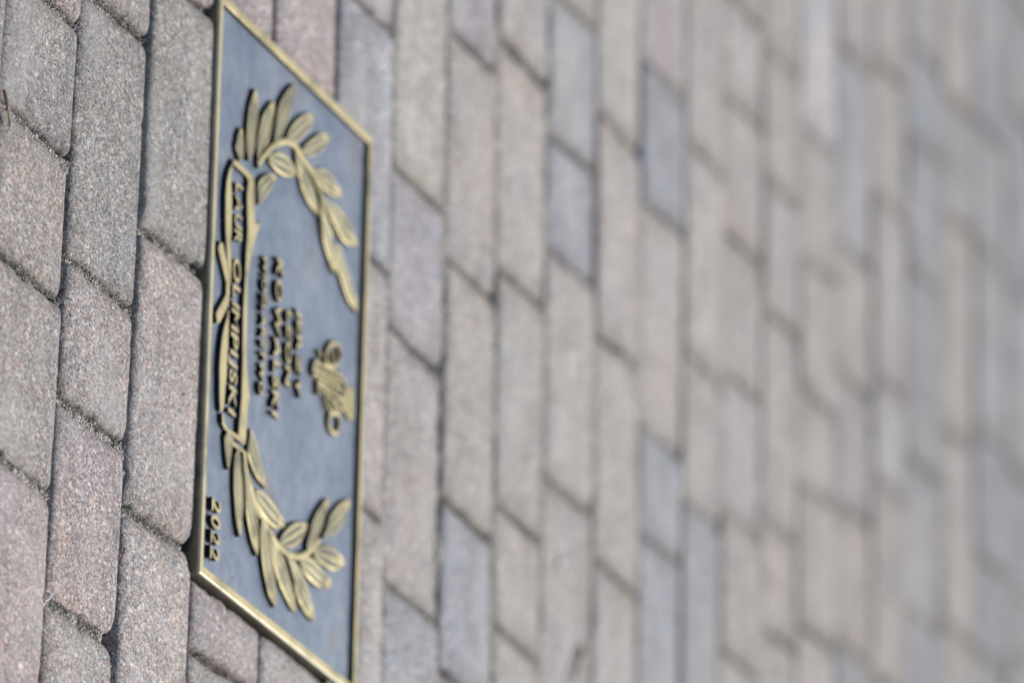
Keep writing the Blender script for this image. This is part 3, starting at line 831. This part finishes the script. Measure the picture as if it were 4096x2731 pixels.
emblem = link('emblem', None, plaque)
link('body', plate(EMBLEM['body'], top=ZF + 1.2, name='body'), emblem, [M_TARNISH, M_FLANK])
link('crest', plate(EMBLEM['head'], top=ZT - .7, name='crest'), emblem, RELIEF)
for k in ('loop1', 'loop2'):
    link('loop', strip(EMBLEM[k] + EMBLEM[k][:1], 3.6, name='loop'), emblem, RELIEF)
for b_ in EMBLEM['bars']:
    link('bar', strip(b_, 2.2, top=ZT - .1, name='bar'), emblem, RELIEF)

# lettering: every letter a raised piece of its own
def glyph(ch):
    cu = bpy.data.curves.new('letter', 'FONT')
    cu.body = ch
    cu.size = 1.0
    cu.offset = .018
    cu.resolution_u = 4
    tmp = bpy.data.objects.new('letter', cu)
    COL.objects.link(tmp)
    dg = bpy.context.evaluated_depsgraph_get()
    me = bpy.data.meshes.new_from_object(tmp.evaluated_get(dg))
    vs = [v.co.copy() for v in me.vertices]
    fs = [list(p.vertices) for p in me.polygons]
    bpy.data.objects.remove(tmp); bpy.data.curves.remove(cu); bpy.data.meshes.remove(me)
    return vs, fs
GL = {c: glyph(c) for c in sorted(set('JERZYLEONKOWALSKIWIOŚLARSTWO2022LAUROLIMPIJSKI'))}
CAP = max(v.y for v in GL['E'][0])

def text_line(txt, path, cap, parent, top):
    P = np.array(path, float)
    cum = np.concatenate([[0], np.cumsum(np.linalg.norm(np.diff(P, axis=0), axis=1))])
    ext = [(min(v.x for v in GL[c][0]), max(v.x for v in GL[c][0])) for c in txt]
    gap = .10
    wid = [b - a for a, b in ext]
    tot = sum(wid) + gap * (len(txt) - 1)
    sx = cum[-1] / tot
    sy = cap / CAP
    x = 0.0
    for c, (a, b), w_ in zip(txt, ext, wid):
        xm = (x + w_ / 2) * sx
        bx, by = np.interp(xm, cum, P[:, 0]), np.interp(xm, cum, P[:, 1])
        x2 = min(cum[-1], xm + 3)
        ang = math.atan2(np.interp(x2, cum, P[:, 1]) - np.interp(x2 - 6, cum, P[:, 1]), np.interp(x2, cum, P[:, 0]) - np.interp(x2 - 6, cum, P[:, 0]))
        vs0, fs0 = GL[c]
        bm = bmesh.new()
        bv = [bm.verts.new(((v.x - (a + b) / 2) * sx, v.y * sy, 0)) for v in vs0]
        for f in fs0:
            try:
                bm.faces.new([bv[i] for i in f])
            except ValueError:
                pass
        bmesh.ops.remove_doubles(bm, verts=bm.verts, dist=1e-4)
        bmesh.ops.recalc_face_normals(bm, faces=bm.faces)
        if bm.faces and sum(f.normal.z for f in bm.faces) < 0:
            bmesh.ops.reverse_faces(bm, faces=bm.faces)
        r = bmesh.ops.extrude_face_region(bm, geom=list(bm.faces))
        for v in [g for g in r['geom'] if isinstance(g, bmesh.types.BMVert)]:
            v.co.z += top - (ZF - .5)
        rot = Matrix.Rotation(ang, 4, 'Z')
        for v in bm.verts:
            v.co = (rot @ v.co + Vector((bx, by, ZF - .5))) * MM
        bmesh.ops.recalc_face_normals(bm, faces=bm.faces)
        for f in bm.faces:
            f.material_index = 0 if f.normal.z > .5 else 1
        me = bpy.data.meshes.new('letter'); bm.to_mesh(me); bm.free()
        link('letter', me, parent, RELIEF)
        x += w_ + gap
for txt, path, cap in TEXTS:
    par = ribbon if txt in ('LAUR', 'OLIMPIJSKI') else link('text_line', None, plaque)
    text_line(txt, path, cap, par, ZT + .1)

# ------------------------------------------------------------------ small things lying about
def tube(path, z, rad, col_mat, name, **props):
    P = resample(path, 18)
    vs, fs = [], []
    k = 8
    for i, p in enumerate(P):
        t = P[min(i + 1, len(P) - 1)] - P[max(0, i - 1)]
        t = t / (np.linalg.norm(t) + 1e-9); nn = (-t[1], t[0])
        f = i / (len(P) - 1)
        r = rad * (1.0 - .45 * f) * (.55 if i in (0, len(P) - 1) else 1)
        zz = z + 1.2 * math.sin(f * 3.0)
        for j in range(k):
            a = 2 * math.pi * j / k
            vs.append(((p[0] + nn[0] * r * math.cos(a)) * MM, (p[1] + nn[1] * r * math.cos(a)) * MM, (zz + r * math.sin(a)) * MM))
    for i in range(len(P) - 1):
        for j in range(k):
            fs.append((i * k + j, i * k + (j + 1) % k, (i + 1) * k + (j + 1) % k, (i + 1) * k + j))
    fs.append(tuple(range(k))[::-1]); fs.append(tuple(range((len(P) - 1) * k, len(P) * k)))
    return link(name, mesh(name, vs, fs), None, col_mat, **props)

def mat_needle():
    m, nt, b = new_mat('pine_needle')
    tc = node(nt, 'ShaderNodeTexCoord')
    sp = node(nt, 'ShaderNodeSeparateXYZ'); nt.links.new(tc.outputs['Generated'], sp.inputs[0])
    c = ramp(nt, sp.outputs[0], [(0, (.20, .075, .05)), (.5, (.24, .10, .06)), (.62, (.42, .27, .13)), (.75, (.40, .26, .14)), (.86, (.10, .05, .04)), (1, (.07, .04, .03))])
    nt.links.new(c, b.inputs['Base Color'])
    b.inputs['Roughness'].default_value = .5
    return m
tube(NEEDLES[0], 1.2, 1.15, mat_needle(), 'pine_needle', label='reddish brown dry pine needle lying across a paver joint', category='pine needle')
tube(NEEDLES[1], .2, .9, mat_plain('reddish_bud', (.30, .13, .09), .7), 'bud_scale', label='small reddish bud scale caught in the joint near the plaque corner', category='bud scale')
tube(NEEDLES[2], .6, .9, mat_plain('straw', (.78, .76, .70), .6), 'grass_straw', label='short pale dry straw lying in a sandy joint between pavers', category='straw')
tube(NEEDLES[3], 1.5, 2.2, mat_plain('twig', (.22, .14, .10), .8), 'twig', label='blurred brown twig on a paver well behind the plaque', category='twig')

def pebble(x, y, z, rx, ry, rz, seed):
    bm = bmesh.new(); bmesh.ops.create_icosphere(bm, subdivisions=2, radius=1)
    for v in bm.verts:
        f = 1 + .25 * noise.noise(v.co * 1.3 + Vector((seed, 0, 0)))
        v.co = Vector((x + v.co.x * rx * f, y + v.co.y * ry * f, z + v.co.z * rz * f)) * MM
    me = bpy.data.meshes.new('pebble'); bm.to_mesh(me); bm.free()
    me.polygons.foreach_set('use_smooth', [True] * len(me.polygons))
    return me
link('white_chip', pebble(SPOT[0], SPOT[1], .6, 3, 6, .9, 3), None, mat_plain('white_chip', (.55, .54, .55)), label='white chip lying on a blurred paver behind the plaque', category='chip')

def crumbs():
    vs, fs = [], []
    rr = random.Random(3)
    for x, y in CRUMBS:
        me = pebble(x, y, ZF + .25, rr.uniform(.4, 1.0), rr.uniform(.4, 1.1), .4, rr.random() * 9)
        k = len(vs)
        vs.extend([v.co[:] for v in me.vertices]); fs.extend([[i + k for i in p.vertices] for p in me.polygons])
        bpy.data.meshes.remove(me)
    return mesh('crumbs', vs, fs)
link('sand_crumbs', crumbs(), None, M_GRIT, kind='stuff', label='loose sand grains scattered on the plaque field', category='sand')
